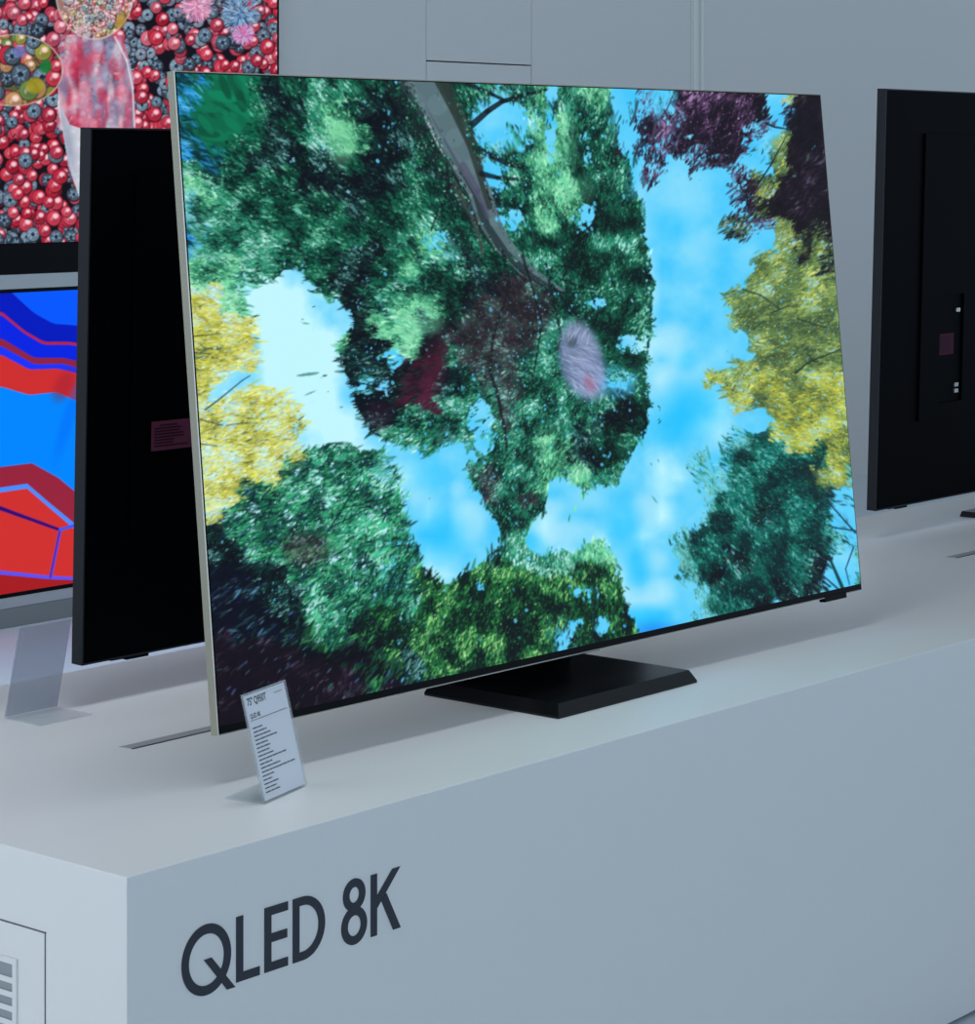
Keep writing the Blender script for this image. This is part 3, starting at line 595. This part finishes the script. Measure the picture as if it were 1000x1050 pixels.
# ------------------------------------------------------------------ the two televisions seen from behind
def rear_tv(label,x0,y0,W,H,tilt,th,house,lab,recess):
    t=root('television',(x0+W/2,.90,PZ),label,'television')
    m=plane_map((x0,y0,PZ+.07),0.,-tilt)
    f=MB(m)
    for u0,u1,v0,v1 in ((0,.003,0,H),(W-.003,W,0,H),(.003,W-.003,H-.003,H),(.003,W-.003,0,.003)): f.box(u0,u1,v0,v1,0,th)
    f.build('frame',M['dark'],t)
    MB(m).box(.003,W-.003,.003,H-.003,.001,th-.002).build('back_panel',M['black'],t)
    MB(m).box(.004,W-.004,.010,H-.004,th-.0019,th-.0005).build('screen',M['bezel'],t)
    MB(m).box(.10,.15,-.006,.001,.004,.016).box(.066,.10,-.003,.001,.004,.016).build('remote_sensor',M['bezel'],t,bevel=.001)
    u0,u1,v0,v1=house; h=MB(m)
    r0,r1,q0,q1=recess
    for a,b,c,d in ((u0,r0,v0,v1),(r1,u1,v0,v1),(r0,r1,v0,q0),(r0,r1,q1,v1)): h.box(a,b,c,d,-.004,.0011)
    h=h.build('rear_housing',M['black'],t)
    for v in (q1-.040,q0+.040,q0+.025):
        c=MB(m).box(r0+.080,r0+.097,v-.0045,v+.0045,-.003,.001); c.ring(r0+.0885,v,(.0042,.0034),(.0028,.0020),-.0038,-.0029,n=16); c.build('connector',M['chrome'],t)
    a,b,c,d,n=lab
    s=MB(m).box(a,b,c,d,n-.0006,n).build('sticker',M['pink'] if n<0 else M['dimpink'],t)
    k=MB(m); rr=random.Random(3)
    for j in range(8):
        v=d-.006-(d-c-.010)*j/8.; k.box(a+.006+(.012 if j==0 else 0),a+.006+(b-a-.012)*rr.uniform(.5,.98),v-.0022,v,n-.0009,n-.0006)
    k.build('sticker_print',M['pinkdark'],s)
    s=MB(); c0,c1=x0+W*.5-.377,x0+W*.5+.377; e0,e1=.60,.86
    s.hexa([(c0,e0,PZ+.0004),(c1,e0,PZ+.0004),(c1,e1,PZ+.0004),(c0,e1,PZ+.0004)],[(c0+.004,e0+.004,PZ+.014),(c1-.004,e0+.004,PZ+.014),(c1-.004,e1-.004,PZ+.014),(c0+.004,e1-.004,PZ+.014)]); s.build('stand_base',M['stand'],t)
    MB().box(x0+W*.5-.16,x0+W*.5+.16,y0-.002+.004,y0+.026,PZ+.0135,PZ+.075).build('stand_neck',M['stand'],t)
    return t
import random
rear_tv('television seen from behind at left, black back with a pink-lit sticker, beside the blue screen',.617,.800,1.53,.877,.0248,.0255,(.10,1.43,.196,.80),(.1327,.228,.340,.389,-.012),(.30,.42,.236,.50))
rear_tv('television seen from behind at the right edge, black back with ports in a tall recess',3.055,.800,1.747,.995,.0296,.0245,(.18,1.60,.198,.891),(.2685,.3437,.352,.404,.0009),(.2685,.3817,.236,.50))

# ------------------------------------------------------------------ signs
def l_sign(label,base,ang,wd,lean,L,foot,printed):
    c,s=math.cos(ang),math.sin(ang); bx,by=base
    r=root('sign_holder',(bx,by,PZ),label,'sign','acrylic sign holders on the plinth')
    sg=1 if foot>0 else -1
    def m(u,v,d): # u across, v up the leaning panel, d towards its back
        a=lean; yy=v*math.sin(a)+d*math.cos(a); zz=v*math.cos(a)-d*math.sin(a)
        return (bx+c*u-s*yy,by+s*u+c*yy,PZ+.0032+zz)
    def mf(u,y,z): return (bx+c*u-s*y,by+s*u+c*y,PZ+z)
    MB(mf).box(0,wd,min(0,foot),max(0,foot),.0002,.0028).build('foot',M['clear'],r,bevel=.0004)
    if printed:
        MB(m).box(0,wd,0,L,.0022,.0042).build('panel',M['clear'],r,bevel=.0003)
        MB(m).box(.003,wd-.003,.001,L-.003,.0012,.0021).build('card',M['card'],r)
        MB(m).box(0,.0026,0,L,-.0005,.0021).box(wd-.0026,wd,0,L,-.0005,.0021).box(.0026,wd-.0026,L-.0024,L,-.0005,.0021).build('pocket_edge',M['clear'],r)
        t=MB(m); t.text('75" Q950T',.0142,.0085,L*.885,.0011,.80); t.build('title_print',M['ink'],r)
        t=MB(m); t.text('QLED 8K',.0088,.009,L*.763,.0011,.8); t.build('subtitle_print',M['ink'],r)
        t=MB(m); 
        for k in range(5): t.box(wd*.70+k*.0046,wd*.70+k*.0046+.0034,L*.915,L*.925,.0009,.0011)
        t.build('code_print',M['inkgrey'],r)
        MB(m).box(.009,wd-.009,L*.741,L*.7455,.0009,.0011).build('rule_print',M['ink'],r)
        t=MB(m); rr=random.Random(5)
        for k,w_ in enumerate((.26,.36,.44,.6,.32,.37,.33,.41,.74,.33,.53,.92,.31,.24,.40,.32,.40)):
            v=L*(.672-.0372*k); u=.009; end=.009+(wd-.018)*w_
            while u<end:
                k2=min(end,u+rr.uniform(.006,.016)); t.box(u,k2,v-.0009,v+.0009,.0009,.0011); u=k2+.0014
        t.build('text_print',M['inkmid'],r)
    else:
        MB(m).box(0,wd,0,L,-.0012,.0012).build('panel',M['smoke'],r,bevel=.0003)
    return r
l_sign('white information card in a leaning clear holder before the big television',(.3685,.1275),math.radians(14.67),.1174,math.radians(14),.150,.066,True)
l_sign('blank grey translucent sign holder standing near the blue screen at left',(.4884,.8371),0.,.1078,math.radians(-13.5),.150,-.086,False)

# ------------------------------------------------------------------ video wall at the back
Yf=4.542
vm=lambda u,v,d=0.: (u,Yf+d,v+PZ)
t=root('television',(3.71,Yf+.04,PZ+.508),'wall television at top left showing red and dark berries','television')
f=MB(vm); bw=.006
for a,b,c,d in ((2.6-bw,2.6,.6145,1.86+bw),(4.8165,4.8165+bw+.004,.6145,1.86+bw),(2.6,4.8165,1.86,1.86+bw)): f.box(a,b,c,d,-.001,.056)
f.build('frame',M['bezel'],t)
MB(vm).box(2.6,4.8165,.6145,1.86,.002,.056).build('back_panel',M['black'],t)
MB(vm).box(2.6-bw,4.8265,.509,.6135,-.004,.056).build('bottom_bezel',M['bezel'],t,bevel=.002)
picture('screen',M['picture'],t,vm,2.6,4.8165,.6145,1.86,.0,620,420,paint_berries(),[(-225.38,256.78),(284.05,241.49),(284.05,-92.73),(-225.38,-147.18)],(-230,-150),1.5)
t=root('television',(3.898,Yf+.04,PZ-.637),'silver framed television at left showing blue and red bands','television')
f=MB(vm)
for a,b,c,d in ((2.98-.05,2.98,-.6373,.4945),(4.8165,4.8665,-.6373,.4945),(2.98,4.8165,.4576,.5075),(2.98,4.8165,-.6373,-.6010)): f.box(a,b,c,d,-.006,.055)
f.build('frame',M['alu'],t,bevel=.0015)
f=MB(vm)
for a,b,c,d in ((2.98,2.99,-.6010,.4576),(4.8065,4.8165,-.6010,.4576),(2.99,4.8065,.4443,.4576),(2.99,4.8065,-.6010,-.5873)): f.box(a,b,c,d,-.001,.05)
f.build('bezel',M['bezel'],t)
MB(vm).box(2.99,4.8065,-.5873,.4443,.002,.05).build('back_panel',M['black'],t)
picture('screen',M['picture'],t,vm,2.98,4.8165,-.5873,.4443,.0005,440,420,paint_bands(),[(-123.47,630.04),(284.05,563.98),(284.05,287.16),(-123.47,307.01)],(-130,280),2.)
tag(MB(vm).box(2.6,4.8665,-.704,-.6378,-.008,.055).build('base_rail',M['grey'],bevel=.002),'dark grey low rail on the floor under the blue and red screen','rail')

# ------------------------------------------------------------------ light, camera
wd=bpy.data.worlds.new('World'); sc.world=wd; wd.use_nodes=True; nt=wd.node_tree; bg=nt.nodes['Background']
tc=nt.nodes.new('ShaderNodeTexCoord'); sx=nt.nodes.new('ShaderNodeSeparateXYZ'); cr=nt.nodes.new('ShaderNodeValToRGB')
nt.links.new(tc.outputs['Generated'],sx.inputs[0]); nt.links.new(sx.outputs['Z'],cr.inputs[0]); nt.links.new(cr.outputs[0],bg.inputs[0])
cr.color_ramp.elements[0].position=0.; cr.color_ramp.elements[0].color=(.475,.605,.74,1)
cr.color_ramp.elements[1].position=1.; cr.color_ramp.elements[1].color=(.06,.07,.08,1)
el=cr.color_ramp.elements.new(.45); el.color=(.25,.31,.375,1)
bg.inputs[1].default_value=1.43
def area(name,loc,target,sx,sy,power,col):
    l=bpy.data.lights.new(name,'AREA'); l.shape='RECTANGLE'; l.size=sx; l.size_y=sy; l.energy=power; l.color=col
    o=bpy.data.objects.new(name,l); C.objects.link(o); o.location=loc; d=Vector(target)-Vector(loc); o.rotation_euler=d.to_track_quat('-Z','Y').to_euler(); return o
area('ceiling_lamp',(.7,.30,3.1),(.7,.30,0),1.9,.6,22,(.86,.94,1.))
area('wall_fill',(5.5,2.9,3.1),(5.9,4.6,1.2),6.,.4,2,(.93,.97,1.))  # added area light that lifts the back wall
a=area('aisle_fill',(3.6,2.7,3.1),(3.6,2.7,0),5.,.6,28,(.66,.90,1.)); a.data.spread=math.radians(75)  # added bluish light to brighten the floor behind the plinth
area('window_daylight',(-2.9,.75,1.62),(.3,.55,.62),2.2,1.1,26,(.97,.99,1.))
cam=bpy.data.cameras.new('camera'); co=bpy.data.objects.new('camera',cam); C.objects.link(co); sc.camera=co
cam.sensor_fit='HORIZONTAL'; cam.sensor_width=36; cam.lens=36*2.63012; cam.shift_x=0
cam.shift_y=-(525-168.21)/1000.
co.location=(-2.14565,-2.40367,.88757+PZ); co.rotation_euler=(math.pi/2,0,-.868505)
sc.view_settings.view_transform='Standard'; sc.view_settings.look='None'; sc.view_settings.gamma=1; sc.view_settings.exposure=0; sc.view_settings.use_curve_mapping=False
for o in list(sc.objects):
    if '_o' in o: del o['_o']
